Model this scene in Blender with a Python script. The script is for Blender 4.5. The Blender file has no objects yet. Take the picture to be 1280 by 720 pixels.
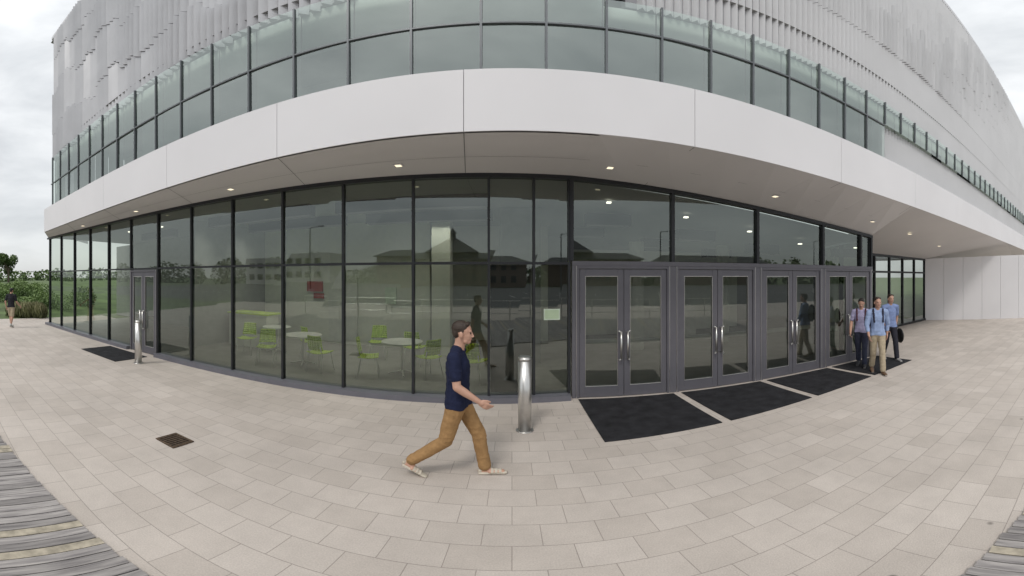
import bpy, math, random, bmesh
import numpy as np
from mathutils import Vector, Matrix, noise
random.seed(7); np.random.seed(7)
R=math.radians
scene=bpy.context.scene
# ---------------------------------------------------------------- materials
def newmat(name):
    m=bpy.data.materials.new(name); m.use_nodes=True
    nt=m.node_tree; nt.nodes.clear()
    out=nt.nodes.new('ShaderNodeOutputMaterial')
    return m,nt,out
def N(nt,t,**kw):
    n=nt.nodes.new(t)
    for k,v in kw.items():
        if k in n.inputs: n.inputs[k].default_value=v
        else: setattr(n,k,v)
    return n
def L(nt,a,b): nt.links.new(a,b)
def mat(name,col,rough=.6,metal=0,var=.08,scale=6,bump=0,bscale=40,spec=.5):
    m,nt,out=newmat(name)
    p=N(nt,'ShaderNodeBsdfPrincipled'); p.inputs['Roughness'].default_value=rough
    p.inputs['Metallic'].default_value=metal; p.inputs['Specular IOR Level'].default_value=spec
    g=N(nt,'ShaderNodeNewGeometry')
    n=N(nt,'ShaderNodeTexNoise'); n.inputs['Scale'].default_value=scale; n.inputs['Detail'].default_value=3
    L(nt,g.outputs['Position'],n.inputs['Vector'])
    r=N(nt,'ShaderNodeValToRGB')
    r.color_ramp.elements[0].position=.3; r.color_ramp.elements[1].position=.7
    c=np.array(col)
    r.color_ramp.elements[0].color=(*np.clip(c*(1-var),0,1),1); r.color_ramp.elements[1].color=(*np.clip(c*(1+var),0,1),1)
    L(nt,n.outputs['Fac'],r.inputs['Fac']); L(nt,r.outputs['Color'],p.inputs['Base Color'])
    if bump:
        n2=N(nt,'ShaderNodeTexNoise'); n2.inputs['Scale'].default_value=bscale; n2.inputs['Detail'].default_value=2
        L(nt,g.outputs['Position'],n2.inputs['Vector'])
        b=N(nt,'ShaderNodeBump'); b.inputs['Strength'].default_value=bump; b.inputs['Distance'].default_value=.01
        L(nt,n2.outputs['Fac'],b.inputs['Height']); L(nt,b.outputs['Normal'],p.inputs['Normal'])
    L(nt,p.outputs[0],out.inputs[0]); return m
def emis(name,col,s):
    m,nt,out=newmat(name); e=N(nt,'ShaderNodeEmission'); e.inputs[0].default_value=(*col,1); e.inputs[1].default_value=s
    L(nt,e.outputs[0],out.inputs[0]); return m
def glass(name,tint,refl,ior,wob=.0):
    m,nt,out=newmat(name)
    t=N(nt,'ShaderNodeBsdfTransparent'); t.inputs[0].default_value=(*tint,1)
    g=N(nt,'ShaderNodeBsdfGlossy'); g.inputs[0].default_value=(*refl,1); g.inputs['Roughness'].default_value=.0
    f=N(nt,'ShaderNodeFresnel'); f.inputs[0].default_value=ior
    geo=N(nt,'ShaderNodeNewGeometry')
    n=N(nt,'ShaderNodeTexNoise'); n.inputs['Scale'].default_value=.9; n.inputs['Detail'].default_value=1; L(nt,geo.outputs['Position'],n.inputs['Vector'])
    b=N(nt,'ShaderNodeBump'); b.inputs['Strength'].default_value=wob; b.inputs['Distance'].default_value=.02
    L(nt,n.outputs['Fac'],b.inputs['Height']); L(nt,b.outputs['Normal'],g.inputs['Normal'])
    mx=N(nt,'ShaderNodeMixShader'); L(nt,f.outputs[0],mx.inputs[0]); L(nt,t.outputs[0],mx.inputs[1]); L(nt,g.outputs[0],mx.inputs[2])
    L(nt,mx.outputs[0],out.inputs[0]); return m

M={}
M['white']=mat('white_composite_panel',(.71,.70,.715),.45,0,.035,.5)
M['soffit']=mat('soffit_panel',(.66,.64,.63),.6,0,.04,.5)
M['joint']=mat('joint_gap',(.16,.16,.16),.8)
M['gap']=mat('panel_gap',(.42,.42,.43),.8)
M['fin']=mat('perforated_metal_fin',(.60,.60,.615),.42,.2,.05,1.2)
M['finR']=mat('folded_metal_panel',(.66,.66,.67),.45,.15,.03,.8)
M['finback']=mat('fin_backing',(.27,.27,.285),.6,.1,.05,2)  # dark tone paints in the shade between the fins
M['dark']=mat('dark_mullion',(.028,.03,.034),.4,.3,.05)
M['grey']=mat('door_frame_grey',(.13,.127,.145),.4,.2,.04)
M['midgrey']=mat('upper_mullion',(.13,.14,.15),.4,.3,.04)
M['sill']=mat('sill_metal',(.15,.15,.175),.45,.2,.06)
M['steel']=mat('brushed_steel',(.62,.61,.59),.3,.9,.06,15)
M['glass']=glass('tinted_glass',(.72,.77,.70),(.86,.93,.89),2.3,.02)
M['glassR']=glass('door_glass',(.68,.72,.69),(.86,.91,.89),2.3,.02)
M['glassU']=glass('upper_glass',(.72,.79,.74),(.88,.95,.91),3.4,.03)
M['paper']=mat('paper_sign',(.62,.72,.58),.7)
M['pane_backing']=mat('pale_pane_backing',(.58,.63,.59),.9,0,.12,.7)  # pale sheets behind the upper panes, added to brighten the glass
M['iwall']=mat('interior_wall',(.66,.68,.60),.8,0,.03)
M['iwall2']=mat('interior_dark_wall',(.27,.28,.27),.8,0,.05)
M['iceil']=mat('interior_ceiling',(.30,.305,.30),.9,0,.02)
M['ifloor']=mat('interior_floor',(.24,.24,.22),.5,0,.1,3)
M['fill_panel']=emis('added_fill_panel',(1,.96,.88),15)  # added fill light, kept out of view, to brighten the interior
M['spot']=emis('spot_lens',(1,.94,.82),2.5)
M['down']=emis('downlight_lens',(1,.86,.6),1.4)
M['green']=mat('green_plastic',(.46,.64,.06),.4)
M['tabletop']=mat('table_top',(.62,.63,.58),.4)
M['red']=mat('red_poster',(.36,.04,.03),.6)
M['mat']=mat('rubber_mat',(.024,.024,.027),.85,0,.35,5,.6,120,.2)
M['black']=mat('black_plastic',(.015,.015,.016),.5)
M['baffle']=mat('matt_black_fill_baffle',(.012,.012,.012),1.0,0,.05,6,0,40,0)  # hides the added fill panels from outside

# ---------------------------------------------------------------- mesh builder
class MB:
    def __init__(s): s.v=[];s.f=[];s.m=[];s.mats=[]
    def mi(s,k):
        k=M[k] if isinstance(k,str) else k
        if k not in s.mats: s.mats.append(k)
        return s.mats.index(k)
    def poly(s,pts,k):
        b=len(s.v); s.v+= [tuple(p) for p in pts]; s.f.append(tuple(range(b,b+len(pts)))); s.m.append(s.mi(k))
    def hexa(s,c,k):
        b=len(s.v); s.v+=[tuple(p) for p in c]; i=s.mi(k)
        for q in ((3,2,1,0),(4,5,6,7),(0,1,5,4),(1,2,6,5),(2,3,7,6),(3,0,4,7)):
            s.f.append(tuple(b+j for j in q)); s.m.append(i)
    def box(s,c,d,k,rz=0):
        x,y,z=c;dx,dy,dz=[q/2 for q in d];ca,sa=math.cos(rz),math.sin(rz)
        P=[]
        for zz in (-dz,dz):
            for a,b in ((-dx,-dy),(dx,-dy),(dx,dy),(-dx,dy)):
                P.append((x+a*ca-b*sa,y+a*sa+b*ca,z+zz))
        s.hexa(P,k)
    def cyl(s,p0,p1,r0,r1,k,seg=12,caps=True):
        p0=Vector(p0);p1=Vector(p1);d=(p1-p0).normalized()
        a=d.orthogonal().normalized();c=d.cross(a);b=len(s.v);i=s.mi(k)
        for p,r in ((p0,r0),(p1,r1)):
            for j in range(seg):
                t=2*math.pi*j/seg; s.v.append(tuple(p+a*math.cos(t)*r+c*math.sin(t)*r))
        for j in range(seg):
            n=(j+1)%seg; s.f.append((b+j,b+n,b+seg+n,b+seg+j)); s.m.append(i)
        if caps:
            s.f.append(tuple(b+j for j in range(seg))[::-1]); s.m.append(i)
            s.f.append(tuple(b+seg+j for j in range(seg))); s.m.append(i)
    def build(s,name,parent=None,bevel=0,smooth=False):
        me=bpy.data.meshes.new(name); me.from_pydata(s.v,[],s.f)
        for m in s.mats: me.materials.append(m)
        me.polygons.foreach_set('material_index',s.m)
        if smooth: me.polygons.foreach_set('use_smooth',[True]*len(s.f))
        me.update(); o=bpy.data.objects.new(name,me); scene.collection.objects.link(o)
        if parent: o.parent=parent
        if bevel:
            b=o.modifiers.new('bevel','BEVEL'); b.width=bevel; b.segments=2; b.limit_method='ANGLE'
        return o
def empty(name,loc=(0,0,0)):
    e=bpy.data.objects.new(name,None); scene.collection.objects.link(e); e.location=loc; return e

class Line:
    """straight facade line: positions given by world x, n = metres towards the plaza"""
    def __init__(s,p0,p1):
        s.p0=np.array(p0,float);s.p1=np.array(p1,float);d=s.p1-s.p0;s.len=np.linalg.norm(d);s.d=d/s.len
        s.n=np.array([s.d[1],-s.d[0]])
    def u(s,x): return (x-s.p0[0])/s.d[0]
    def pt(s,u,n,z):
        q=s.p0+s.d*u+s.n*n; return (q[0],q[1],z)
    def box(s,mb,u0,u1,z0,z1,n0,n1,k,z1b=None):
        z1b=z1 if z1b is None else z1b
        mb.hexa([s.pt(u0,n1,z0),s.pt(u1,n1,z0),s.pt(u1,n0,z0),s.pt(u0,n0,z0),
                 s.pt(u0,n1,z1),s.pt(u1,n1,z1b),s.pt(u1,n0,z1b),s.pt(u0,n0,z1)],k)

# ================================================================ BUILDING
B=empty('university_building')
A=(-16.0,5.05);D=(1.03,6.25);E=(8.2,5.5)
L1=Line(A,D);L2=Line(D,E);L3=Line((8.6,7.9),(16.5,7.9))
ZS=3.95;ZT=4.87;YF=4.22
def head(x): return ZS if x<1.03 else ZS-(x-1.03)*(.67/7.17)
TR=2.40
fr=MB();gl=MB();gd=MB();dk=MB()
xs=[-.39-1.285*k for k in range(0,13)]
xs=[x for x in xs if x>-16]
mull=xs+[.37,.98]
doorx=(-9.385,-8.10)
for x in mull:
    u=L1.u(x); L1.box(fr,u-.021,u+.021,.10,ZS-.07,-.09,.025,'dark')
uD=L1.len
L1.box(fr,0,uD,ZS-.07,ZS-.0,-.10,.055,'dark')
allx=sorted([-15.97]+mull)
for a,b in zip(allx[:-1],allx[1:]):
    ua,ub=L1.u(a)+.022,L1.u(b)-.022
    L1.box(fr,ua,ub,TR-.022,TR+.022,-.08,.022,'dark')
    isdoor=abs(a-doorx[0])<.08
    if not isdoor: L1.box(fr,ua-.022,ub+.022,.0,.10,-.10,.16,'sill')
    j1,j2=random.uniform(-.006,.006),random.uniform(-.006,.006)
    gl.poly([L1.pt(ua,-.02+j1,TR+.022),L1.pt(ub,-.02-j1,TR+.022),L1.pt(ub,-.02-j2,ZS-.07),L1.pt(ua,-.02+j2,ZS-.07)],'glass')
    if not isdoor:
        gl.poly([L1.pt(ua,-.02+j2,.10),L1.pt(ub,-.02-j2,.10),L1.pt(ub,-.02-j1,TR-.022),L1.pt(ua,-.02+j1,TR-.022)],'glass')
L1.box(fr,L1.u(-.36),L1.u(.34),.10,TR-.03,-.22,-.20,'dark')
def door_leaf(ln,u0,u1,hside,mb,gb,hb,top=TR-.09,out=.02,st=.105):
    ln.box(mb,u0,u0+st,.012,top,-.03,out,'grey'); ln.box(mb,u1-st,u1,.012,top,-.03,out,'grey')
    ln.box(mb,u0+st,u1-st,.012,.21,-.028,out-.002,'grey'); ln.box(mb,u0+st,u1-st,top-.12,top,-.028,out-.002,'grey')
    gb.poly([ln.pt(u0+st,-.005,.21),ln.pt(u1-st,-.005,.21),ln.pt(u1-st,-.005,top-.12),ln.pt(u0+st,-.005,top-.12)],'glassR')
    for zz in (.215,top-.125): ln.box(mb,u0+st,u1-st,zz-.006,zz+.006,out-.01,out+.004,'steel')
    for uu in (u0+st+.004,u1-st-.004): ln.box(mb,uu-.004,uu+.004,.222,top-.132,out-.01,out+.004,'steel')
    hu=u1-.055 if hside>0 else u0+.055
    z0,z1=.72,1.2
    hb.cyl(ln.pt(hu,out+.07,z0-.01),ln.pt(hu,out+.07,z1+.01),.018,.018,'steel',10)
    for z in (z0,z1): hb.cyl(ln.pt(hu,out-.01,z),ln.pt(hu,out+.075,z),.015,.015,'steel',10)
    hb.cyl(ln.pt(hu,out+.072,z1),ln.pt(hu-hside*.05,out+.072,z1+.03),.014,.014,'steel',8)
    hb.cyl(ln.pt(hu,out+.072,z0),ln.pt(hu-hside*.04,out+.072,z0-.02),.014,.014,'steel',8)
    ln.box(mb,u0+st,u1-st,.98,1.06,-.12,-.05,'tabletop')
def door_pair(ln,u0,u1,mb,gb,hb,st=.105):
    f=.05
    ln.box(mb,u0,u0+f,.0,TR-.04,-.08,.045,'grey'); ln.box(mb,u1-f,u1,.0,TR-.04,-.08,.045,'grey')
    ln.box(mb,u0+f,u1-f,TR-.09,TR-.04,-.08,.045,'grey')
    for uu in (u0-.001,u1-.007): ln.box(mb,uu,uu+.008,.0,TR-.04,.04,.050,'steel')
    m=(u0+u1)/2
    door_leaf(ln,u0+f+.004,m-.004,1,mb,gb,hb,top=TR-.096,st=st)
    door_leaf(ln,m+.004,u1-f-.004,-1,mb,gb,hb,top=TR-.096,st=st)
dr=MB();hb=MB()
door_pair(L1,L1.u(doorx[0])+.028,L1.u(doorx[1])-.028,dr,gd,hb,st=.08)
starts=[1.10,2.90,4.70,6.48];W=1.68
L2.box(dr,.0,L2.u(1.10)-.002,0,TR-.04,-.08,.04,'grey')
for i,x in enumerate(starts):
    u0=L2.u(x);u1=u0+W
    door_pair(L2,u0,u1,dr,gd,hb)
    un=L2.u(starts[i+1]) if i<3 else L2.len-.002
    L2.box(dr,u1+.002,un-.002,0,TR-.04,-.075,.04,'grey')
L2.box(dr,0,L2.len,TR-.04,TR+.04,-.09,.05,'grey')
bx=[1.03]+[ (starts[i]+W*L2.d[0]+starts[i+1])/2 for i in range(3)]+[7.75,8.17]
for x in bx:
    u=L2.u(x); L2.box(fr,u-.03,u+.03,TR+.042,head(x)-.06,-.09,.05,'dark')
p=lambda u,n,z:L2.pt(u,n,z)
ln=L2.len;h0,h1=head(1.03),head(8.2)
fr.hexa([p(0,.055,h0-.07),p(ln,.055,h1-.07),p(ln,-.1,h1-.07),p(0,-.1,h0-.07),p(0,.055,h0),p(ln,.055,h1),p(ln,-.1,h1),p(0,-.1,h0)],'dark')
for a,b in zip(bx[:-1],bx[1:]):
    ua,ub=L2.u(a)+.03,L2.u(b)-.03
    gl.poly([p(ua,-.02,TR+.042),p(ub,-.02,TR+.042),p(ub,-.02,head(b)-.07),p(ua,-.02,head(a)-.07)],'glass')
LR=Line(E,(8.6,7.9))
LR.box(fr,0,.1,0,h1-.02,-.1,.0,'dark')
for k in range(3):
    u=k*LR.len/2; LR.box(fr,max(u-.03,.1),u+.03,0,3.1,-.06,.03,'dark')
gl.poly([LR.pt(0,0,0),LR.pt(LR.len,0,0),LR.pt(LR.len,0,3.1),LR.pt(0,0,3.27)],'glass')
for k in range(8):
    u=k*L3.len/7; L3.box(fr,max(0,u-.035),min(L3.len,u+.035),.1,2.98,-.06,.05,'dark')
L3.box(fr,0,L3.len,2.98,3.08,-.06,.06,'dark');L3.box(fr,0,L3.len,0,.1,-.06,.08,'dark')
L3.box(fr,0,L3.len,2.33,2.41,-.05,.045,'dark')
gl.poly([L3.pt(0,0,.1),L3.pt(L3.len,0,.1),L3.pt(L3.len,0,3.0),L3.pt(0,0,3.0)],'glassR')
fr.build('curtain_wall_frame',B);gl.build('glazing',B);dr.build('entrance_doors',B,bevel=.004);gd.build('door_glazing',B);hb.build('door_handles',B,smooth=True)

# --- soffit
so=MB()
def innerp(x):
    if x<=1.03:
        t=(x+13.9)/(14.93); xx=-16+t*17.03
        q=L1.p0+L1.d*L1.u(xx); return np.array([q[0],q[1]+.02,ZS])
    q=L2.p0+L2.d*L2.u(x); return np.array([q[0],q[1]+.02,head(x)])
def sp(x,t,dz=0):
    o=np.array([x,YF+.02,ZS]); return tuple(o+(innerp(x)-o)*t+np.array([0,0,dz]))
st=list(np.linspace(-13.9,1.03,14))+list(np.linspace(1.03,8.2,9))[1:]
for a,b in zip(st[:-1],st[1:]):
    so.poly([sp(a,0),sp(a,1),sp(b,1),sp(b,0)],'soffit')
o1=(8.2,YF+.02,ZS);o2=(18.75,YF+.02,ZS)
so.poly([o1,(8.2,5.52,head(8.2)),(8.6,7.92,3.08)],'soffit')
so.poly([o1,(8.6,7.92,3.08),(16.5,7.92,3.05)],'soffit')
so.poly([o1,(16.5,7.92,3.05),o2],'soffit')
so.poly([o2,(16.5,7.92,3.05),(40,8,3.9),(40,YF+.02,ZS)],'soffit')
def strip(a,b,w):
    a=Vector(a);b=Vector(b);d=(b-a).normalized();s=d.cross(Vector((0,0,1))).normalized()*w/2
    so.poly([a-s,a+s,b+s,b-s],'joint')
jx=[-11.4,-8.6,-5.8,-3.15,-.56,2.3,5.3,8.1]
for x in jx: strip(sp(x,.0,-.004),sp(x,.97,-.004),.010)
for a,b in zip(st[:-1],st[1:]): strip(sp(a,.5,-.005),sp(b,.5,-.005),.007)
dl=MB()
for x in (-10.6,-7.6,-4.55,-1.5,1.5,4.6,7.6):
    q=sp(x,.62,-.012); so.box(q,(.14,.14,.012),'white'); dl.box((q[0],q[1],q[2]-.008),(.09,.09,.008),'down')
for x,y,z in ((10.6,5.6,3.62),(13.5,5.8,3.45)): dl.box((x,y,z-.05),(.1,.1,.01),'down')
so.build('soffit',B);dl.build('soffit_downlights',B)

# --- fascia panels
fa=MB()
edges=[-13.9]+jx[:-1]+[8.3]+list(np.arange(11.3,41,3.0))
for a,b in zip(edges[:-1],edges[1:]):
    fa.box(((a+b)/2,YF+.03,(ZS+ZT)/2),((b-a)-.007,.06,ZT-ZS),'white')
fa.box((13,YF+.076,(ZS+ZT)/2),(53.6,.03,ZT-ZS-.02),'gap')
fa.box((13,YF+.16,ZT-.03),(53.8,.22,.04),'white')
fa.poly([(-13.9,YF+.06,ZS),(-13.9,YF+.06,ZT),(-18.2,8,ZT),(-18.2,8,ZS)],'white')
fa.build('canopy_fascia',B,bevel=.002)

# --- upper storey window band
YW=YF+.14
up=MB();ug=MB()
ZL=6.88;ZR=6.45;ZM=5.80
left_m=[-.37-.86*k for k in range(16)]; left_m=[x for x in left_m if x>-13.6]
right_m=[.41+.74*k for k in range(53)]
um=sorted(left_m+right_m)
for x in um:
    zt=ZL if x<1.5 else ZR
    zb=ZT if x<6.7 else 5.85
    up.box((x,YW+.01,(zb+zt)/2),(.028,.05,zt-zb),'midgrey')
ux=[-13.45]+um
for a,b in zip(ux[:-1],ux[1:]):
    zt=ZL if b<1.5 else ZR
    zb=ZT+.02 if a<6.6 else 5.85
    if zb<ZM-.1:
        up.box(((a+b)/2,YW+.01,ZM),(b-a-.029,.045,.028),'midgrey')
        spl=[(zb,ZM-.015),(ZM+.015,zt)]
    else: spl=[(zb,zt)]
    for z0,z1 in spl:
        j=random.uniform(-.005,.005);k2=random.uniform(-.006,.006)
        ug.poly([(a+.014,YW+.02+j,z0),(b-.014,YW+.02-j,z0),(b-.014,YW+.02-j+k2,z1),(a+.014,YW+.02+j+k2,z1)],'glassU')
    zz=(ZT+.05) if a<6.6 else 5.86
    if random.random()<.3: zz=min(zt-.3,zz+random.choice([.2,.5,.93,.93]))
    ug.poly([(a+.01,YW+.20,zz),(b-.01,YW+.20,zz),(b-.01,YW+.20,zt),(a+.01,YW+.20,zt)],'pane_backing')  # added pale backing lightens the pane in front
up.box((-6,YW,ZT+.03),(15,.1,.05),'midgrey');up.box((4.05,YW,ZT+.03),(5,.1,.05),'midgrey')
up.build('window_band_frame',B);ug.build('window_band_glazing',B)
ro=MB()
ro.poly([(-13.3,YW+.15,5.0),(39,YW+.15,5.0),(39,9,5.0),(-13.3,9,5.0)],'ifloor')
ro.poly([(-13.3,YW+.1,7.2),(39,YW+.1,7.2),(39,9,7.2),(-13.3,9,7.2)],'iceil')
ro.poly([(-13.3,7.5,5),(39,7.5,5),(39,7.5,7.2),(-13.3,7.5,7.2)],'iwall')
ro.build('upper_room',B)
# --- finned metal cladding
ZTOP=13.0
fb=MB()
fb.box((-6.0,YF+.42,(ZL+ZTOP)/2+.05),(14.9,.2,ZTOP-ZL),'finback')
fb.box((20.7,YF+.42,(ZR+ZTOP)/2+.03),(38.5,.2,ZTOP-ZR),'finback')
fb.box((23.2,YF+.40,(ZT+5.85)/2),(33.0,.2,5.83-ZT),'finback')
fb.box((13,YF+.5,ZTOP+.1),(53.4,.5,.15),'fin')
fb.poly([(-13.45,YF+.3,ZL),(-13.45,YF+.3,ZTOP),(-17.9,8,ZTOP),(-17.9,8,ZL)],'finback')
fb.poly([(-13.45,YF+.3,ZT),(-13.45,YF+.3,ZL),(-17.9,8,ZL),(-17.9,8,ZT)],'midgrey')
fb.poly([(-13.9,4.5,ZTOP),(39.7,4.5,ZTOP),(39.7,20,ZTOP),(-20,20,ZTOP)],'finback')
fb.build('cladding_backing',B)
fi=MB()
def fin(x,w,d,z0,z1,lean,k='fin'):
    y0=YF+.32;y1=YF+.3-d
    xm=x+w*lean
    b=[(x,y0,z0),(xm,y1,z0),(x+w,y0,z0)];t=[(x,y0,z1),(xm,y1,z1),(x+w,y0,z1)]
    fi.poly([b[0],b[1],t[1],t[0]],k);fi.poly([b[1],b[2],t[2],t[1]],k);fi.poly([b[0],b[2],b[1]],'finback');fi.poly([t[0],t[1],t[2]],k)
x=-13.4;i=0
while x<39.5:
    left=x<1.5
    sx=.19 if left else .135
    z=ZL if left else ZR
    if left:
        # groups of fins stepping together: two storeys-high tiers, staggered heads
        z+=.08*((i//3)%3-1)
        k=0
        while z<ZTOP:
            h=[1.3,1.8,1.6,2,2][min(k,4)]+[-.2,.1,.25,-.05][(i//4+k)%4]
            d=.11+.04*math.sin(x*.9+k*1.7)+[0,.03,-.02][(i//3)%3]
            z1=min(ZTOP,z+h)
            fin(x,sx*.78,d,z,z1-.018,.3)
            z=z1;k+=1
    else:
        fin(x,sx*.9,.075,z,8.3,.35,'finR')
        k=0;z=8.31
        while z<ZTOP:
            h=random.choice([1.0,1.4,1.9])
            g_=math.exp(-((x-12-2.2*(z-9.5))/3.5)**2)
            d=.07+.10*g_*random.random()+.005*random.random()
            z1=min(ZTOP,z+h);fin(x,sx*.9,d,z,z1-.003,.35,'finR');z=z1
    if x>6.7: fin(x,sx*.9,.08,ZT+.02,5.83,.35,'finR')
    x+=sx;i+=1
fi.build('metal_fins',B)
# --- end wall under canopy
ew=MB()
W0=np.array([16.5,7.9]);W2=np.array([19.3,2.75])
def wseg(a,b,za,zb):
    d=(b-a);d/=np.linalg.norm(d);th=np.array([-d[1],d[0]])*.25
    P=[a,b,b+th,a+th];zt=[za,zb,zb,za]
    ew.hexa([(q[0],q[1],0) for q in P]+[(q[0],q[1],zz) for q,zz in zip(P,zt)],'white')
n=6
for k in range(n):
    a=W0+(W2-W0)*k/n;b=W0+(W2-W0)*(k+1)/n
    dd=(W2-W0)/np.linalg.norm(W2-W0)*.004
    wseg(a+dd,b-dd,3.06+.3*k/n,3.06+.3*(k+1)/n)
ew.build('end_wall',B,bevel=.003)
# --- ground-floor interior
it=MB()
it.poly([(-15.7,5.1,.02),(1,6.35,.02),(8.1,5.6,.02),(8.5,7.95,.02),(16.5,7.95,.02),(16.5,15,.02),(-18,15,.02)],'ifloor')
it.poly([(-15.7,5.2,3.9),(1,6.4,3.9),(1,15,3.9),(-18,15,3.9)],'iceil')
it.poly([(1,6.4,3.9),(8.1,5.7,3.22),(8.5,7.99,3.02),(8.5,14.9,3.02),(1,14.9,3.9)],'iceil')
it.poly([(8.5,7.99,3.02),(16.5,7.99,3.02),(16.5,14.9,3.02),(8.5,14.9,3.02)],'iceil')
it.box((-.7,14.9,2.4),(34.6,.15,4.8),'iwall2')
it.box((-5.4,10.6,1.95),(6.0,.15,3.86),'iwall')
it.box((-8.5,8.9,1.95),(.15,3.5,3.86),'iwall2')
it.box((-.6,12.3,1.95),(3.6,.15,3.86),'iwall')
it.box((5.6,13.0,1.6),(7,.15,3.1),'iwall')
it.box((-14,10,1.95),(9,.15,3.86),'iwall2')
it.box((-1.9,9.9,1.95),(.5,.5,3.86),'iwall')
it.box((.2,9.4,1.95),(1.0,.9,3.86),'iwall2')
for x in (3.6,6.6): it.cyl((x,10.2,.02),(x,10.2,3.2),.22,.22,'iwall',20)
it.box((5.2,12.2,.55),(2.6,.7,1.1),'tabletop')
it.box((-5.2,10.46,1.1),(1.0,.06,2.16),'tabletop')
it.box((-7.4,8.7,.52),(1.5,.6,1.0),'iwall');it.box((-7.4,8.7,1.045),(1.6,.7,.05),'green')
it.box((-3.6,10.48,1.6),(.35,.05,.5),'paper')
def fill_trough(x,y,ln_,zc,w=.24,dp=.26):  # added interior fill light; the baffles screen its panel from view
    it.box((x,y,zc-.05),(ln_-.06,w-.02,.02),'fill_panel')
    it.box((x,y,zc-.015),(ln_-.06,w,.03),'baffle')
    for s_ in (-1,1): it.box((x,y+s_*(w/2+.016),zc-dp/2+.01),(ln_,.03,dp+.02),'baffle')
    for s_ in (-1,1): it.box((x+s_*(ln_/2-.012),y,zc-dp/2+.01),(.02,w,dp+.02),'baffle')
for x,y in ((-6.2,7.4),(-6.2,9.2),(-2.2,7.6),(-2.2,9.4)): fill_trough(x,y,3.4,3.895)
for x in (2.3,4.7,7.0):
    for y in (8.6,11.2): fill_trough(x,y,1.1,3.9-(x-1)*.117-.07)
fill_trough(-11.5,8.0,2.0,3.895)
for x in (2.0,3.8,5.6,7.4):
    zc=3.86-max(0,(x-1)*.117);it.box((x,7.4,zc),(.09,.09,.03),'spot')
for x,y in ((-10.2,7.2),(-12,7),(11,9.5),(14,9.5)): it.box((x,y,3.88 if x<0 else 3.0),(.09,.09,.03),'spot')
it.build('ground_floor_interior',B)
po=MB();po.box((-6.25,10.49,1.85),(.6,.05,.34),'red');po.box((-6.1,10.49,1.54),(.38,.05,.17),'red');po.build('wall_poster')
sg=MB();u=L1.u(.68)
L1.box(sg,u-.14,u+.14,1.43,1.62,-.012,.0,'paper');L1.box(sg,u-.12,u+.12,1.45,1.60,.0,.003,mat('sign_inner',(.5,.62,.42),.7));sg.build('notice_sign')

# ---------------------------------------------------------------- chairs & tables
def chair(x,y,rz):
    e=empty('chair',(x,y,.02));e.rotation_euler=(0,0,rz)
    s=MB()
    g=6
    def surf(fn,k):
        for i in range(g):
            for j in range(g):
                a=[fn(i/g,j/g),fn((i+1)/g,j/g),fn((i+1)/g,(j+1)/g),fn(i/g,(j+1)/g)];s.poly(a,k)
    surf(lambda u,v:((u-.5)*.44,(v-.5)*.42,.45+.03*(2*u-1)**2-.02*math.sin(v*3.1)),'green')
    surf(lambda u,v:((u-.5)*(.42-.06*v),.2+.06*v-.05*(2*u-1)**2,.52+.33*v),'green')
    o=s.build('seat_and_backrest',e,smooth=True);m=o.modifiers.new('s','SOLIDIFY');m.thickness=.015
    l=MB()
    for a,b in ((-1,-1),(1,-1),(1,1),(-1,1)): l.cyl((a*.17,b*.16,.45),(a*.23,b*.23,0),.012,.010,'steel',8)
    l.cyl((-.17,.16,.45),(-.18,.22,.6),.011,.011,'steel',8);l.cyl((.17,.16,.45),(.18,.22,.6),.011,.011,'steel',8)
    l.build('legs',e,smooth=True)
def table(x,y,r):
    e=empty('table',(x,y,.02));t=MB();t.cyl((0,0,.71),(0,0,.74),r,r,'tabletop',32);t.build('top',e)
    t=MB();t.cyl((0,0,.03),(0,0,.71),.03,.03,'steel')
    for k in range(4):
        a=k*math.pi/2+.4;t.cyl((0,0,.08),(math.cos(a)*.3,math.sin(a)*.3,.015),.02,.015,'steel',8)
    t.build('pedestal',e)
for c in ((-5.5,6.95,.5),(-4.1,7.1,3.0),(-5.0,8.2,2.6),(-2.95,7.15,1.9),(-1.75,7.5,-2.3),(-.75,7.3,2.8),(-2.3,8.5,3.0),(-6.7,7.6,.3),(-3.4,8.9,.2)): chair(*c)
for t in ((-4.8,7.5,.45),(-2.35,7.6,.45),(-6.2,8.3,.4)): table(*t)

# ---------------------------------------------------------------- ground
def ground(name,pts,z,m):
    b=MB();b.poly([(x,y,z) for x,y in pts],m);return b.build(name)
def rect(x0,x1,y0,y1): return [(x0,y0),(x1,y0),(x1,y1),(x0,y1)]
M['grass']=mat('grass',(.09,.13,.045),.9,0,.4,.8,.5,8)
ground('grass_ground',rect(-900,900,-900,900),-.02,'grass')
ground('parking_asphalt',rect(-70,160,-73,-14),-.012,mat('asphalt',(.09,.09,.092),.9,0,.2,2,.3,60))
mk=MB()
for x in np.arange(-60,60,2.7):
    mk.poly([(x,-34,-.006),(x+.12,-34,-.006),(x+.12,-29,-.006),(x,-29,-.006)],'white')
mk.build('parking_markings')
m,nt,out=newmat('concrete_pavers')
g=N(nt,'ShaderNodeNewGeometry')
br=N(nt,'ShaderNodeTexBrick');br.offset=.5
br.inputs['Scale'].default_value=1;br.inputs['Brick Width'].default_value=.41;br.inputs['Row Height'].default_value=.30
br.inputs['Mortar Size'].default_value=.0035;br.inputs['Mortar Smooth'].default_value=.3
br.inputs['Color1'].default_value=(.50,.445,.398,1);br.inputs['Color2'].default_value=(.565,.507,.458,1);br.inputs['Mortar'].default_value=(.32,.28,.25,1)
L(nt,g.outputs['Position'],br.inputs['Vector'])
n1=N(nt,'ShaderNodeTexNoise');n1.inputs['Scale'].default_value=.45;n1.inputs['Detail'].default_value=4
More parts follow.
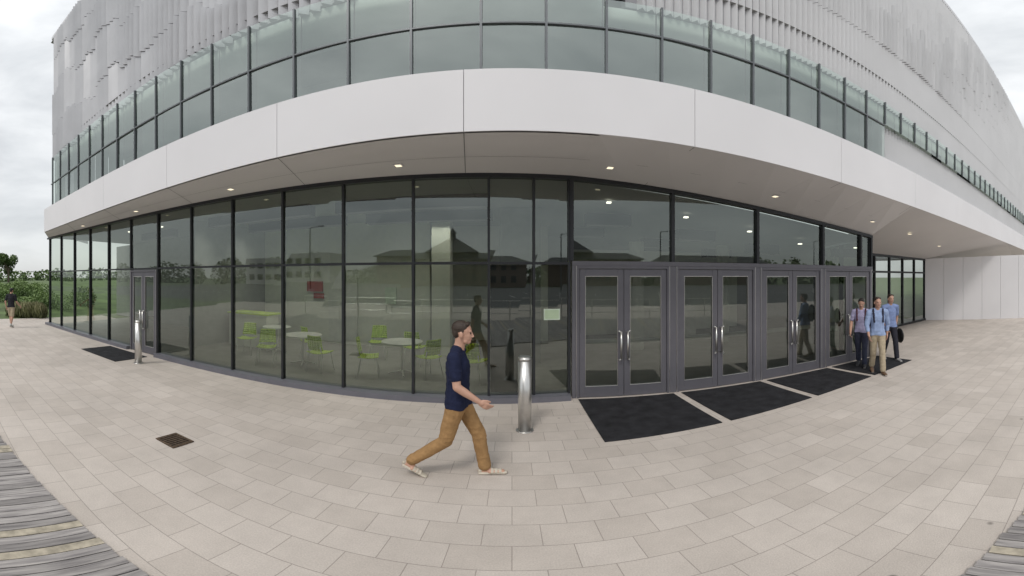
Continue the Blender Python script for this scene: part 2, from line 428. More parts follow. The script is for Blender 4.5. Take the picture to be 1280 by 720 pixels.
n2=N(nt,'ShaderNodeTexNoise');n2.inputs['Scale'].default_value=90;n2.inputs['Detail'].default_value=2
n3=N(nt,'ShaderNodeTexNoise');n3.inputs['Scale'].default_value=2.2;n3.inputs['Detail'].default_value=6;n3.inputs['Roughness'].default_value=.7
for q in (n1,n2,n3): L(nt,g.outputs['Position'],q.inputs['Vector'])
def mul(a,fac,lo,hi,p0=.3,p1=.7):
    r=N(nt,'ShaderNodeMapRange');r.inputs['From Min'].default_value=p0;r.inputs['From Max'].default_value=p1;r.inputs['To Min'].default_value=lo;r.inputs['To Max'].default_value=hi
    L(nt,fac,r.inputs['Value']);mx=N(nt,'ShaderNodeVectorMath',operation='SCALE');L(nt,a,mx.inputs[0]);L(nt,r.outputs[0],mx.inputs['Scale']);return mx.outputs[0]
c=mul(br.outputs['Color'],n1.outputs['Fac'],.91,1.05);c=mul(c,n2.outputs['Fac'],.90,1.08);c=mul(c,n3.outputs['Fac'],.89,1.04)
vo=N(nt,'ShaderNodeTexVoronoi');vo.inputs['Scale'].default_value=1.1;L(nt,g.outputs['Position'],vo.inputs['Vector'])
c=mul(c,vo.outputs['Distance'],.4,1.0,.026,.044)
p=N(nt,'ShaderNodeBsdfPrincipled');p.inputs['Roughness'].default_value=.85
L(nt,c,p.inputs['Base Color'])
bp=N(nt,'ShaderNodeBump');bp.inputs['Strength'].default_value=.4;bp.inputs['Distance'].default_value=.004
mm=N(nt,'ShaderNodeMath',operation='SUBTRACT');L(nt,n2.outputs['Fac'],mm.inputs[0]);L(nt,br.outputs['Fac'],mm.inputs[1]);L(nt,mm.outputs[0],bp.inputs['Height']);L(nt,bp.outputs[0],p.inputs['Normal'])
L(nt,p.outputs[0],out.inputs[0]);M['pave']=m
ground('plaza_pavement',rect(-18.5,60,-14,9),.0,'pave')
dmat,nt,out=newmat('weathered_wood')
g=N(nt,'ShaderNodeNewGeometry');oi=N(nt,'ShaderNodeMapping');oi.inputs['Scale'].default_value=(14,1.2,14)
L(nt,g.outputs['Position'],oi.inputs['Vector']);n=N(nt,'ShaderNodeTexNoise');n.inputs['Scale'].default_value=2.5;n.inputs['Detail'].default_value=6
L(nt,oi.outputs[0],n.inputs['Vector']);r=N(nt,'ShaderNodeValToRGB')
r.color_ramp.elements[0].position=.3;r.color_ramp.elements[0].color=(.19,.175,.175,1);r.color_ramp.elements[1].position=.72;r.color_ramp.elements[1].color=(.44,.41,.39,1)
L(nt,n.outputs['Fac'],r.inputs['Fac'])
rp=N(nt,'ShaderNodeMapRange');rp.inputs['To Min'].default_value=.7;rp.inputs['To Max'].default_value=1.12;L(nt,g.outputs['Random Per Island'],rp.inputs['Value'])
vm=N(nt,'ShaderNodeVectorMath',operation='SCALE');L(nt,r.outputs[0],vm.inputs[0]);L(nt,rp.outputs[0],vm.inputs['Scale'])
p=N(nt,'ShaderNodeBsdfPrincipled');p.inputs['Roughness'].default_value=.8;L(nt,vm.outputs[0],p.inputs['Base Color']);L(nt,p.outputs[0],out.inputs[0])
M['deck']=dmat;M['deckw']=mat('worn_board',(.39,.345,.27),.8,0,.3,14)
dk=MB()
ex=[-9,-4.6,-1.7,0,1.92,2.86,8];ey=[.35,.81,1.13,1.05,.68,.5,-.3]
x=-9.0
while x<8:
    w=.095;yy=float(np.interp(x,ex,ey))+random.uniform(-.012,.012)
    segs=[yy]
    while segs[-1]>-6: segs.append(segs[-1]-random.uniform(.9,2.2) if len(segs)<3 else -6.1)
    for a,b in zip(segs[:-1],segs[1:]):
        dk.box((x+w/2,(a+b)/2,.012+random.uniform(-.003,.003)),(w-.010,abs(a-b)-.006,.03),'deckw' if random.random()<.08 else 'deck')
    x+=w
dk.build('wooden_deck')
ground('deck_bed',[(a,b-.03) for a,b in zip(ex,ey)][::-1]+[(-9,-6.1),(8,-6.1)],.003,'black')
for i,(x0,x1) in enumerate(((1.12,2.80),(2.95,4.62),(4.78,6.45),(6.6,8.3))):
    b=MB()
    b.hexa([(x0,4.33,.002),(x1,4.33,.002),(x1,6.36-.1046*x1-.12,.002),(x0,6.36-.1046*x0-.12,.002),(x0,4.33,.014),(x1,4.33,.014),(x1,6.36-.1046*x1-.12,.014),(x0,6.36-.1046*x0-.12,.014)],'mat');b.build('door_mat',bevel=.003)
b=MB();b.box((-9.1,4.75,.008),(1.9,1.0,.013),'mat',.07);b.build('door_mat',bevel=.003)
def bollard(x,y):
    b=MB();b.cyl((x,y,0),(x,y,1.04),.09,.09,'steel',32);b.cyl((x,y,1.04),(x,y,1.045),.08,.08,'joint',32);b.cyl((x,y,1.045),(x,y,1.085),.09,.088,'steel',32);b.cyl((x,y,1.085),(x,y,1.095),.088,.075,'steel',32);b.cyl((x,y,0),(x,y,.012),.12,.118,'steel',32)
    o=b.build('bollard');
    for p_ in o.data.polygons: p_.use_smooth=len(p_.vertices)==4
bollard(.17,4.87);bollard(-7.7,4.74)
b=MB();rust=mat('rusty_iron',(.11,.075,.05),.8,.3,.4,30)
b.box((-3.6,2.74,.004),(.34,.3,.005),'black')
for k in range(7): b.box((-3.6-.145+k*.048,2.74,.010),(.022,.27,.012),rust)
for s_ in (-1,1): b.box((-3.6,2.74+s_*.148,.010),(.36,.025,.012),rust);b.box((-3.6+s_*.172,2.74,.010),(.02,.27,.012),rust)
b.build('drain_grate')

# ---------------------------------------------------------------- foliage
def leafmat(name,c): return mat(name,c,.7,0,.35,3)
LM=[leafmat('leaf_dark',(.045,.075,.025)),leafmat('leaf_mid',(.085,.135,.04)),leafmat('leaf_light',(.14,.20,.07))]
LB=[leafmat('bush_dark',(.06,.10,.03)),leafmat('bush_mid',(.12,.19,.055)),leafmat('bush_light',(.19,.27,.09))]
def foliage(name,blobs,n,size,parent=None,upright=False,mats=None):
    mb=MB();mats=mats or LM
    tot=sum(b[3]*b[4]*b[5] for b in blobs)
    for (x,y,z,rx,ry,rz) in blobs:
        k=max(3,int(n*rx*ry*rz/tot))
        for _ in range(k):
            v=np.random.normal(size=3);v/=np.linalg.norm(v);v*=random.uniform(.55,1.05)**.6
            c=Vector((x+v[0]*rx,y+v[1]*ry,max(.03,z+v[2]*rz)))
            s=size*random.uniform(.6,1.4)
            if upright: a=Vector((random.uniform(-.4,.4),random.uniform(-.4,.4),1)).normalized()*s*2.2;bb=Vector((random.uniform(-1,1),random.uniform(-1,1),0)).normalized()*s*.25
            else:
                a=Vector(np.random.normal(size=3)).normalized()*s;bb=a.orthogonal().normalized()*s*.6
            q=.5+.5*v[2]+random.uniform(-.3,.3)  # higher leaves get lighter tones: light and shade put into colour
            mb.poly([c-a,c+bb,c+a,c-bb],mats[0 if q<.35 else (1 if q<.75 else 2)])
    return mb.build(name,parent)
def tree(x,y,h,n=1800,leaf=.22):
    e=empty('tree',(0,0,0));t=MB();bark=mat('bark',(.10,.08,.06),.9,0,.3,8)
    t.cyl((x,y,0),(x+.1,y,h*.45),h*.028,h*.018,bark,8)
    bl=[]
    for k in range(9):
        a=random.uniform(0,6.28);r=h*random.uniform(.1,.26);zz=h*random.uniform(.42,.86)
        p_=(x+math.cos(a)*r,y+math.sin(a)*r,zz);t.cyl((x+.05,y,h*random.uniform(.3,.45)),p_,h*.012,h*.004,bark,6)
        bl.append((*p_,h*random.uniform(.1,.17),h*random.uniform(.1,.17),h*random.uniform(.08,.14)))
    t.build('trunk',e);foliage('crown',bl,n,leaf,e)
sl=MB()
def hz(x,y): 
    d=max(0,-19.5-x);return -.03+1.9*(1-math.exp(-d/14))*(.7+.3*noise.noise(Vector((x*.1,y*.1,0))))*min(1,max(0,(y+4)/6))
gx=np.linspace(-75,-19.2,40);gy=np.linspace(-6,40,30)
for i in range(39):
    for j in range(29):
        sl.poly([(gx[a],gy[b],hz(gx[a],gy[b])) for a,b in ((i,j),(i+1,j),(i+1,j+1),(i,j+1))],'grass')
sl.build('grass_slope',smooth=True)
bl=[]
for k in range(34):
    x=random.uniform(-34,-21);y=random.uniform(2.2,10)
    h=.35+random.uniform(0,.35)+.10*max(0,y-2.5)
    bl.append((x,y,hz(x,y)+h*.45,random.uniform(.5,1.2),random.uniform(.5,1.1),h*.6))
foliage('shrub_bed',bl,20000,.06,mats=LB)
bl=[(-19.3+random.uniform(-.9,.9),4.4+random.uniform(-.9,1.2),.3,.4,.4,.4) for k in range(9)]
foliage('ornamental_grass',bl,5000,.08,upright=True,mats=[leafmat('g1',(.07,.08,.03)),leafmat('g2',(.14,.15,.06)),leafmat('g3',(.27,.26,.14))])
tree(-62,8.5,9.2);tree(-70,14,8);tree(-90,6,6)
bl=[(-150+random.uniform(-10,10),y+random.uniform(-3,3),2.2,5,5,random.uniform(2,4)) for y in range(-60,90,5)]
foliage('distant_treeline',bl,6000,.6)
bl=[]
for x in range(-130,140,5):
    if -38<x<22: h=random.uniform(2.0,3.4)
    else: h=random.uniform(2.2,5.2)
    bl.append((x+random.uniform(-2,2),-84+random.uniform(-7,5),h*.8,4,3.5,h))
foliage('woodland',bl,14000,.5)
hb_=empty('brick_house')
m_=mat('brick_wall',(.16,.12,.10),.85,0,.15,3);rf=mat('roof_shingle',(.07,.07,.075),.85,0,.2,3)
h=MB();h.box((-3,-80,3.2),(34,10,6.4),m_);h.box((34,-84,3),(30,10,6),m_);h.box((-44,-78,3.5),(26,10,7),'soffit');h.build('walls',hb_)
h=MB()
def hip(cx,cy,w,d,z0,z1,rw):
    a=[(cx-w/2,cy-d/2,z0),(cx+w/2,cy-d/2,z0),(cx+w/2,cy+d/2,z0),(cx-w/2,cy+d/2,z0)];t=[(cx-rw/2,cy,z1),(cx+rw/2,cy,z1)]
    h.poly([a[0],a[1],t[1],t[0]],rf);h.poly([a[2],a[3],t[0],t[1]],rf);h.poly([a[1],a[2],t[1]],rf);h.poly([a[3],a[0],t[0]],rf);h.poly(a,rf)
hip(-3,-80,36,12,6.4,8.2,28);hip(-4,-79.8,13,11,8.0,12,1.4);h.box((-4,-79.8,12.3),(1.5,1.5,1.6),rf);h.cyl((-4,-79.8,13.1),(-4,-79.8,14.4),1.1,.05,rf,8);hip(34,-84,32,12,6,8,26)
h.build('roof',hb_)
h=MB()
for x in np.arange(-18,13,2.4): h.box((x,-74.97,2.0),(1.2,.1,1.6),'dark');h.box((x,-74.97,4.9),(1.2,.1,1.4),'dark')
for x in np.arange(-55,-33,2.6): h.box((x,-72.97,2.0),(1.6,.1,1.5),'dark');h.box((x,-72.97,5.0),(1.6,.1,1.4),'dark')
h.build('windows',hb_)
def lamp_post(x,y,h=7):
    e=MB();e.cyl((x,y,0),(x,y,h),.09,.05,'midgrey',10);e.cyl((x,y,h),(x+1.2,y,h+.15),.04,.03,'midgrey',8);e.box((x+1.3,y,h+.13),(.6,.22,.1),'midgrey');e.cyl((x,y,0),(x,y,.6),.2,.2,'soffit',12);e.build('street_lamp')
lamp_post(-16,-24);lamp_post(9,-26);lamp_post(30,-28)
rl=MB()
for x in np.arange(-9,8.1,1.5): rl.cyl((x,-6.3,0),(x,-6.3,1.0),.025,.025,'steel',8)
for z in (.35,.67,1.0): rl.cyl((-9,-6.3,z),(8,-6.3,z),.018,.018,'steel',8)
rl.build('railing')

# ---------------------------------------------------------------- people
def cloth(name,c,rough=.9): return mat(name,c,rough,0,.15,14,.5,45,.2)
SK=mat('skin',(.50,.29,.21),.5,0,.06,20)
def person(name,pos,yaw,J,C,opt={}):
    """J: joints in the body's frame (x forward, y left, z up).  C: label -> material"""
    P=[]
    def cap(l,a,r0,b,r1,ky=1.0): P.append(('c',l,np.array(a,float),r0,np.array(b,float),r1,ky))
    def ell(l,c,r,rot=None): P.append(('e',l,np.array(c,float),np.array(r,float),rot if rot is not None else np.eye(3)))
    lerp=lambda a,b,t:np.array(a)*(1-t)+np.array(b)*t
    hip=np.array(J['hip']);ch=np.array(J['chest']);nk=np.array(J['neck']);hd=np.array(J['head'])
    hem=opt.get('hem',.05);cut=hip[2]-hem
    cap('shirt',hip+[0,0,.04],.118,lerp(hip,ch,.55),.110,1.38)
    cap('shirt',lerp(hip,ch,.5),.110,ch,.120,1.42)
    cap('shirt',ch,.118,lerp(ch,nk,.55),.082,1.45)
    cap('shirt',hip+[0,0,.0],.122,hip+[0,0,.06],.118,1.42)
    for s in (-1,1): cap('shirt',hip+[0,s*.05,-hem+.03],.112,hip+[0,s*.04,.06],.110)
    cap('pants',hip+[-.012,-.07,-.045],.105,hip+[-.012,.07,-.045],.105)
    cap('shirt',J['shR']+np.array([0,.03,0.0]),.062,J['shL']+np.array([0,-.03,0.0]),.062)
    for s in (-1,1): cap('shirt',nk+[-.01,0,-.03],.06,np.array(J['shR' if s<0 else 'shL'])+[0,-s*.02,.02],.048)
    cap('skin',nk+[0,0,-.06],.056,hd+[-.02,0,-.05],.053)
    for S in 'RL':
        sh,el,wr=[np.array(J[k+S],float) for k in ('sh','el','wr')]
        fs=opt.get('sleeve',.62)
        cap('skin',sh,.05,el,.040);cap('skin',el,.041,lerp(el,wr,.35),.040);cap('skin',lerp(el,wr,.35),.040,wr,.026)
        cap('shirt',sh,.064,lerp(sh,el,min(1,fs)),.058)
        if fs>1: cap('shirt',el,.052,lerp(el,wr,fs-1),.042)
        d=wr-el;d/=np.linalg.norm(d)
        sgn=1 if S=='L' else -1
        pn=np.array([0,-sgn,0.0])
        pn=pn-d*pn.dot(d);pn/=np.linalg.norm(pn)
        lat=np.cross(d,pn)
        if lat[0]<0: lat=-lat
        cap('skin',wr,.024,wr+d*.035,.026)
        for q in (-.024,-.008,.008,.024): cap('skin',wr+d*.03+lat*q*.7,.016,wr+d*.085+lat*q,.0125)
        for q,ln_,cu in ((.028,.9,.35),(.010,1.0,.45),(-.009,.95,.55),(-.027,.78,.65)):
            a=wr+d*.088+lat*q;dirv=d.copy()
            for sl_,rr in ((.040,.0095),(.026,.0088),(.020,.008)):
                dirv=dirv*math.cos(cu)+pn*math.sin(cu);dirv/=np.linalg.norm(dirv);cu*=.9
                b_=a+dirv*sl_*ln_;cap('skin',a,rr,b_,rr*.94);a=b_
        t0=wr+d*.03+lat*.026;t1=t0+d*.035+lat*.022+pn*.008;t2=t1+d*.03+lat*.004+pn*.01
        cap('skin',t0,.014,t1,.011);cap('skin',t1,.011,t2,.009)
        hp=hip+np.array([0,sgn*.088,-.04]);kn,an,to=[np.array(J[k+S],float) for k in ('kn','an','to')]
        if opt.get('shorts'):
            cap('pants',hp,.098,lerp(hp,kn,.92),.080);cap('skin',kn,.056,lerp(kn,an,.35),.058);cap('skin',lerp(kn,an,.35),.058,an,.038);cap('skin',lerp(hp,kn,.8),.06,kn,.056)
        else:
            cap('pants',hp,.098,kn,.069);cap('pants',kn,.069,lerp(kn,an,.4),.066);cap('pants',lerp(kn,an,.4),.066,lerp(kn,an,.97),.064);cap('skin',lerp(kn,an,.8),.04,an,.036)
        heel=np.array(J['he'+S],float)
        if opt.get('sandal'):
            cap('skin',heel+[.0,0,.036],.029,lerp(heel,to,.45)+[0,0,.034],.030,1.05);cap('skin',lerp(heel,to,.4)+[0,0,.032],.028,to+[-.02,0,.022],.018,1.8)
            cap('skin',an,.036,lerp(heel,to,.4)+[0,0,.044],.026)
            cap('shoe',heel+[-.008,0,.010],.017,to+[.012,0,.010],.014,2.7)
            for q_,r_ in ((.80,.020),(.64,.026),(.48,.030)):
                f_=lerp(heel,to,q_)+[0,0,.034];cap('shoe',f_+[0,-.030,-.006],r_*.62,f_+[0,0,.012],r_*.7);cap('shoe',f_+[0,0,.012],r_*.7,f_+[0,.030,-.006],r_*.62)
            f_=lerp(heel,to,-.02)+[0,0,.045];cap('shoe',f_+[0,-.02,0],.018,f_+[0,.02,0],.018)
        else:
            cap('shoe',heel+[0,0,.035],.036,lerp(heel,to,.5)+[0,0,.036],.038,1.05);cap('shoe',lerp(heel,to,.5)+[0,0,.034],.034,to+[-.02,0,.024],.024,1.5)
            cap('shoe',an,.042,lerp(heel,to,.35)+[0,0,.04],.036)
            cap('sole',heel+[0,0,.008],.014,to+[0,0,.008],.012,2.8)
    ya,pi_=opt.get('headyaw',0),opt.get('headpitch',0)
    Rm=np.array(Matrix.Rotation(ya,3,'Z')@Matrix.Rotation(pi_,3,'Y'))
    def he(l,c,r): ell(l,hd+Rm@np.array(c),r,Rm)
    def hc(l,a,r0,b,r1): cap(l,hd+Rm@np.array(a),r0,hd+Rm@np.array(b),r1)
    he('skin',(-.008,0,.03),(.094,.074,.086));he('skin',(.022,0,-.025),(.070,.060,.085));he('skin',(.048,0,-.083),(.036,.036,.028))
    hc('skin',(.03,-.032,-.075),.026,(.03,.032,-.075),.026)
    hc('skin',(.088,0,.008),.008,(.103,0,-.030),.011);hc('skin',(.092,-.008,-.033),.009,(.092,.008,-.033),.009)
    hc('skin',(.079,-.035,.022),.009,(.079,.035,.022),.009)
    for s in (-1,1):
        he('skin',(-.008,s*.077,-.012),(.021,.010,.032));he('eye',(.0825,s*.030,.003),(.008,.010,.005))
        hc('hair',(.0855,s*.020,.022),.0045,(.078,s*.046,.022),.004)
    he('lip',(.086,0,-.060),(.009,.022,.006))
    he('hair',(-.022,0,.050),(.095,.080,.078));he('hair',(-.055,0,.01),(.055,.070,.065));hc('hair',(.045,-.04,.092),.022,(.045,.04,.092),.022)
    he('hair',(-.003,.064,.035),(.028,.013,.036));he('hair',(-.003,-.064,.035),(.028,.013,.036))
    for ex_ in opt.get('extra',[]):
        if ex_[0]=='c': cap(*ex_[1:])
        else: ell(*ex_[1:])
    V=[];F=[]
    for q in P:
        b0=len(V)
        if q[0]=='c':
            _,l,a,r0,b,r1,ky=q;a2=a.copy();b2=b.copy()
            cy=(a[1]+b[1])/2
            a2[1]=cy+(a[1]-cy)/ky;b2[1]=cy+(b[1]-cy)/ky
            ax=b2-a2;Ln=np.linalg.norm(ax);ax=ax/Ln if Ln>1e-6 else np.array([0,0,1.])
            va=Vector(ax);o1_=np.array(va.orthogonal().normalized());o2_=np.cross(ax,o1_)
            rings=[]
            for k in range(1,5): t=math.pi/2*(k/4);rings.append((a2-ax*r0*math.cos(t),r0*math.sin(t)))
            for k in range(0,4): t=math.pi/2*(k/4);rings.append((b2+ax*r1*math.sin(t),r1*math.cos(t)))
            seg=14;pts=[a2-ax*r0]
            for c_,r_ in rings:
                for j in range(seg):
                    t=2*math.pi*j/seg;pts.append(c_+o1_*math.cos(t)*r_+o2_*math.sin(t)*r_)
            pts.append(b2+ax*r1)
            pts=np.array(pts);pts[:,1]=cy+(pts[:,1]-cy)*ky
            nr=len(rings)
        else:
            _,l,c_,r_,rot=q;seg=14;nr=7;pts=[c_-rot@np.array([0,0,r_[2]])]
            for k in range(1,8):
                t=math.pi*k/8
                for j in range(seg):
                    ph=2*math.pi*j/seg;pts.append(c_+rot@(np.array([math.cos(ph)*math.sin(t),math.sin(ph)*math.sin(t),-math.cos(t)])*r_))
            pts.append(c_+rot@np.array([0,0,r_[2]]));pts=np.array(pts)
        V+=pts.tolist()
        for j in range(seg): F.append((b0,b0+1+(j+1)%seg,b0+1+j))
        for k in range(nr-1):
            for j in range(seg):
                x0=b0+1+k*seg;F.append((x0+j,x0+(j+1)%seg,x0+seg+(j+1)%seg,x0+seg+j))
        top=b0+1+nr*seg
        for j in range(seg): F.append((top,top-seg+j,top-seg+(j+1)%seg))
    me=bpy.data.meshes.new('tmp');me.from_pydata(V,[],F);me.update()
    bm=bmesh.new();bm.from_mesh(me);bmesh.ops.recalc_face_normals(bm,faces=bm.faces);bm.to_mesh(me);bm.free()
    ob=bpy.data.objects.new('tmp',me);scene.collection.objects.link(ob)
    r=ob.modifiers.new('r','REMESH');r.mode='VOXEL';r.voxel_size=opt.get('voxel',.007)
    s=ob.modifiers.new('s','SMOOTH');s.factor=.5;s.iterations=3
    dg=bpy.context.evaluated_depsgraph_get();nm=bpy.data.meshes.new_from_object(ob.evaluated_get(dg));bpy.data.objects.remove(ob)
    nv=len(nm.vertices);co=np.empty(nv*3);nm.vertices.foreach_get('co',co);co=co.reshape(-1,3)
    nf=len(nm.polygons);fc=np.empty(nf*3);nm.polygons.foreach_get('center',fc);fc=fc.reshape(-1,3)
    labs=list(C.keys())
    def label(pts):
        best=np.full(len(pts),1e9);lab=np.zeros(len(pts),int)
        for q in P:
            if q[0]=='c':
                _,l,a,r0,b,r1,ky=q;cy=(a[1]+b[1])/2;pp=pts.copy();pp[:,1]=cy+(pp[:,1]-cy)/ky
                a2=a.copy();b2=b.copy();a2[1]=cy+(a[1]-cy)/ky;b2[1]=cy+(b[1]-cy)/ky
                ab=b2-a2;t=np.clip(((pp-a2)@ab)/max(1e-9,ab@ab),0,1);dd=np.linalg.norm(pp-(a2+t[:,None]*ab),axis=1)-(r0+(r1-r0)*t)
            else:
                _,l,c_,r_,rot=q;qq=(pts-c_)@rot;dd=(np.linalg.norm(qq/r_,axis=1)-1)*r_.min()
            if l in ('eye','lip'): dd=dd-.002
            if l=='shoe': dd=dd-.004
            m_=dd<best;best[m_]=dd[m_];lab[m_]=labs.index(l)
        si,pi2=labs.index('shirt'),labs.index('pants')
        wob=.008*np.sin(pts[:,0]*30+pts[:,1]*20)
        lab[(lab==si)&(pts[:,2]<cut+wob)]=pi2
        lab[(lab==pi2)&(pts[:,2]>=cut+wob)]=si
        return lab
    lf=label(fc);lv=label(co)
    isP=lv==labs.index('pants')
    cl=[labs.index(k) for k in ('shirt','pants')];nrm=np.empty(nv*3);nm.vertices.foreach_get('normal',nrm);nrm=nrm.reshape(-1,3)
    for i in np.where(np.isin(lv,cl))[0]:
        c_=co[i]
        n1_=noise.noise(Vector((c_[0]*6,c_[1]*6,c_[2]*4)))
        n2_=1-abs(noise.noise(Vector((c_[0]*7+3+c_[2]*4,c_[1]*7,c_[2]*15))))*2.2
        w=n1_*.006+max(0,n2_)*(.0045 if isP[i] else .006)
        if not isP[i]: w+=max(0,1-(c_[2]-cut)/.05)*.006 if c_[2]<cut+.05 else 0
        co[i]=c_+nrm[i]*w
    nm.vertices.foreach_set('co',co.ravel())
    nm.materials.clear()
    for k in labs: nm.materials.append(C[k])
    nm.polygons.foreach_set('material_index',lf.astype(int).tolist());nm.polygons.foreach_set('use_smooth',[True]*nf);nm.update()
    o=bpy.data.objects.new(name,nm);scene.collection.objects.link(o);o.location=pos;o.rotation_euler=(0,0,yaw)
    sc=opt.get('scale',1);o.scale=(sc,sc,sc);return o
eye=mat('eye',(.04,.03,.025),.3);lip=mat('lip',(.38,.17,.14),.5)
hair=mat('brown_hair',(.035,.022,.015),.6,0,.3,60,.6,90);hairb=mat('black_hair',(.015,.012,.01),.6,0,.3,60,.6,90)
sole=mat('sole',(.35,.33,.3),.8)
J=dict(hip=(0,0,.95),chest=(.0,0,1.28),neck=(.005,0,1.475),head=(.050,0,1.615),
 shR=(-.01,-.185,1.40),elR=(.03,-.255,1.13),wrR=(.225,-.225,.985),
 shL=(-.01,.185,1.40),elL=(-.10,.235,1.13),wrL=(-.11,.22,.88),
 knL=(.20,.085,.50),anL=(.255,.085,.095),heL=(.215,.085,.0),toL=(.46,.09,.012),
 knR=(-.11,-.085,.475),anR=(-.445,-.085,.20),heR=(-.515,-.085,.125),toR=(-.31,-.085,.0))
C=dict(skin=SK,shirt=cloth('navy_tshirt',(.014,.018,.045)),pants=cloth('tan_trousers',(.32,.19,.085)),hair=hair,eye=eye,lip=lip,shoe=mat('sandal',(.50,.45,.37),.7))
person('walking_man',(-.53,3.56,.0),0,J,C,dict(sandal=True,sleeve=.66,voxel=.0055,headpitch=.03,hem=.09))
def walkJ(st=.25,arm=.12,bend=.1):
    return dict(hip=(0,0,.93),chest=(.0,0,1.27),neck=(.0,0,1.465),head=(.03,0,1.605),
     shR=(0,-.185,1.39),elR=(arm*.5,-.25,1.12),wrR=(arm+bend,-.24,.90),
     shL=(0,.185,1.39),elL=(-arm*.7,.25,1.12),wrL=(-arm+bend*.3,.24,.88),
     knL=(st*.65,.085,.50),anL=(st,.085,.09),heL=(st-.05,.085,.0),toL=(st+.2,.1,.01),
     knR=(-st*.3,-.085,.49),anR=(-st*1.1,-.085,.15),heR=(-st*1.1-.06,-.085,.08),toR=(-st*1.1+.16,-.1,0))
base=dict(skin=SK,eye=eye,lip=lip,sole=sole)
khaki=cloth('khaki',(.42,.35,.25))
CC=dict(base,shirt=cloth('light_blue_shirt',(.28,.36,.55)),pants=khaki,hair=hair,shoe=mat('brown_shoe',(.12,.07,.04),.6),strap=cloth('strap',(.03,.03,.05)))
ex=[('c','strap',(.118,-.10,1.18),.02,(.06,-.11,1.46),.02),('c','strap',(.118,.10,1.18),.02,(.06,.11,1.46),.02),('e','strap',(-.19,0,1.2),(.10,.17,.24))]
def face_cam(x,y,off=0): return math.atan2(-y,-x)+off
person('man_with_backpack',(6.8,4.4,0),face_cam(6.8,4.4,.25),walkJ(.16,.1),CC,dict(sleeve=1.6,extra=ex,headyaw=.1))
CC=dict(base,shirt=cloth('lilac_shirt',(.36,.34,.50)),pants=cloth('dark_jeans',(.045,.05,.08)),hair=hairb,shoe=mat('dark_shoe',(.04,.04,.045),.6),strap=cloth('strap2',(.09,.04,.05)))
person('man_with_backpack',(7.15,5.08,0),face_cam(7.15,5.08,-.1),walkJ(.1,.05,.25),CC,dict(sleeve=.7,extra=ex[:2]+[('e','strap',(-.18,0,1.2),(.09,.15,.22))],scale=.96,headpitch=.35))
CC=dict(base,shirt=cloth('blue_polo',(.20,.26,.45)),pants=cloth('dark_trousers',(.03,.03,.04)),hair=hair,shoe=mat('shoe3',(.25,.24,.24),.6),strap=M['black'])
J3=walkJ(.2,.15);
person('man_with_bag',(8.1,4.85,0),face_cam(8.1,4.85,.5),J3,CC,dict(sleeve=.7,extra=[('e','strap',(-.02,.30,.62),(.2,.05,.2)),('c','strap',(-.02,.27,.8),.012,(-.06,.24,.86),.012)]))
CC=dict(base,shirt=cloth('dark_tshirt',(.025,.025,.03)),pants=khaki,hair=hairb,shoe=mat('white_shoe',(.5,.5,.48),.6))
person('man_in_shorts',(-15.4,3.2,0),2.4,walkJ(.14,.1,.3),CC,dict(sleeve=.7,shorts=True,scale=.98))

# ---------------------------------------------------------------- world, sun, camera
w=bpy.data.worlds.new('World');scene.world=w;w.use_nodes=True;nt=w.node_tree;nt.nodes.clear()
out=nt.nodes.new('ShaderNodeOutputWorld');bg=nt.nodes.new('ShaderNodeBackground');bg.inputs[1].default_value=.1
sky=nt.nodes.new('ShaderNodeTexSky');sky.sky_type='NISHITA';sky.sun_disc=False;sky.sun_elevation=R(52);sky.sun_rotation=R(200)
tc=nt.nodes.new('ShaderNodeTexCoord');sep=nt.nodes.new('ShaderNodeSeparateXYZ');L(nt,tc.outputs['Generated'],sep.inputs[0])
mp=nt.nodes.new('ShaderNodeMapping');mp.inputs['Scale'].default_value=(1,1,2.6);L(nt,tc.outputs['Generated'],mp.inputs['Vector'])
no=nt.nodes.new('ShaderNodeTexNoise');no.inputs['Scale'].default_value=2.1;no.inputs['Detail'].default_value=6;no.inputs['Roughness'].default_value=.55;no.inputs['Distortion'].default_value=.3;L(nt,mp.outputs[0],no.inputs['Vector'])
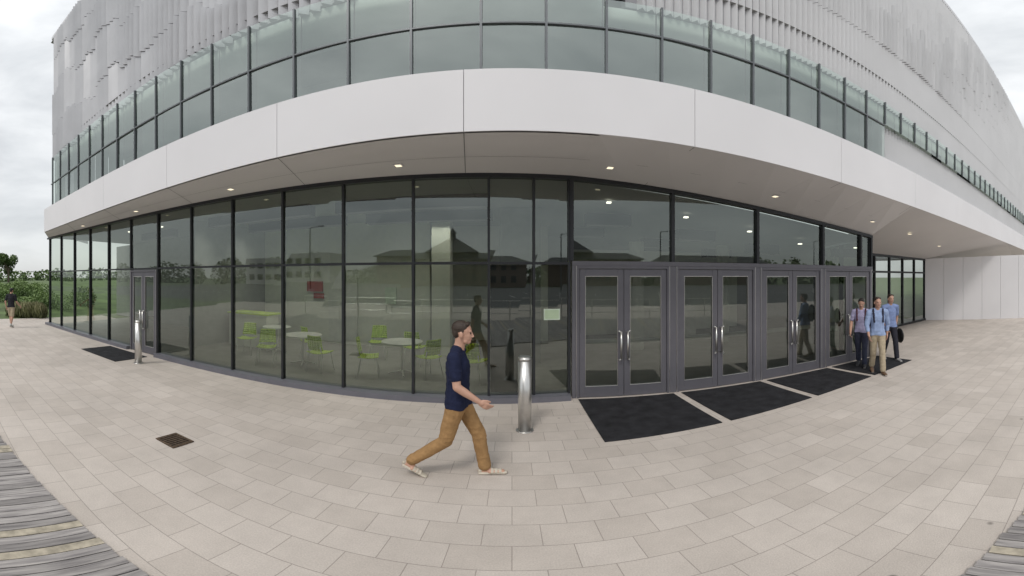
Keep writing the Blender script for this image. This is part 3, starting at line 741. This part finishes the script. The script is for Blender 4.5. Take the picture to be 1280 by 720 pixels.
cr=nt.nodes.new('ShaderNodeValToRGB');cr.color_ramp.elements[0].position=.34;cr.color_ramp.elements[0].color=(.58,.60,.615,1);cr.color_ramp.elements[1].position=.62;cr.color_ramp.elements[1].color=(.84,.855,.86,1)
L(nt,no.outputs['Fac'],cr.inputs['Fac'])
mr=nt.nodes.new('ShaderNodeMapRange');mr.inputs['From Min'].default_value=0;mr.inputs['From Max'].default_value=1;mr.inputs['To Min'].default_value=10;mr.inputs['To Max'].default_value=17.5
L(nt,sep.outputs['Z'],mr.inputs['Value'])
vs=nt.nodes.new('ShaderNodeVectorMath');vs.operation='SCALE';L(nt,cr.outputs[0],vs.inputs[0]);L(nt,mr.outputs[0],vs.inputs['Scale'])
mx=nt.nodes.new('ShaderNodeMix');mx.data_type='RGBA';mx.inputs[0].default_value=.88
L(nt,sky.outputs[0],mx.inputs[6]);L(nt,vs.outputs[0],mx.inputs[7]);L(nt,mx.outputs[2],bg.inputs[0]);L(nt,bg.outputs[0],out.inputs[0])
sd=bpy.data.lights.new('sun','SUN');sd.energy=1.25;sd.angle=R(14);sd.color=(1,.96,.9);so_=bpy.data.objects.new('sun',sd);scene.collection.objects.link(so_)
az=R(200);el=R(52);dirv=Vector((math.sin(az)*math.cos(el),math.cos(az)*math.cos(el),math.sin(el)))
so_.rotation_euler=dirv.to_track_quat('Z','Y').to_euler()
cam=bpy.data.cameras.new('camera');co_=bpy.data.objects.new('camera',cam);scene.collection.objects.link(co_)
co_.location=(0,0,2.17);co_.rotation_euler=(R(90),0,0);cam.lens=16;cam.clip_end=3000;cam.clip_start=.05
cam.type='PANO'
H=346
tgt=cam.cycles if hasattr(cam,'cycles') and hasattr(cam.cycles,'panorama_type') else cam
tgt.panorama_type='EQUIRECTANGULAR'
tgt.longitude_min=R(-80);tgt.longitude_max=R(80);tgt.latitude_max=R(H/8);tgt.latitude_min=R(-(720-H)/8)
scene.camera=co_
scene.view_settings.view_transform='Standard';scene.view_settings.look='None';scene.view_settings.exposure=0
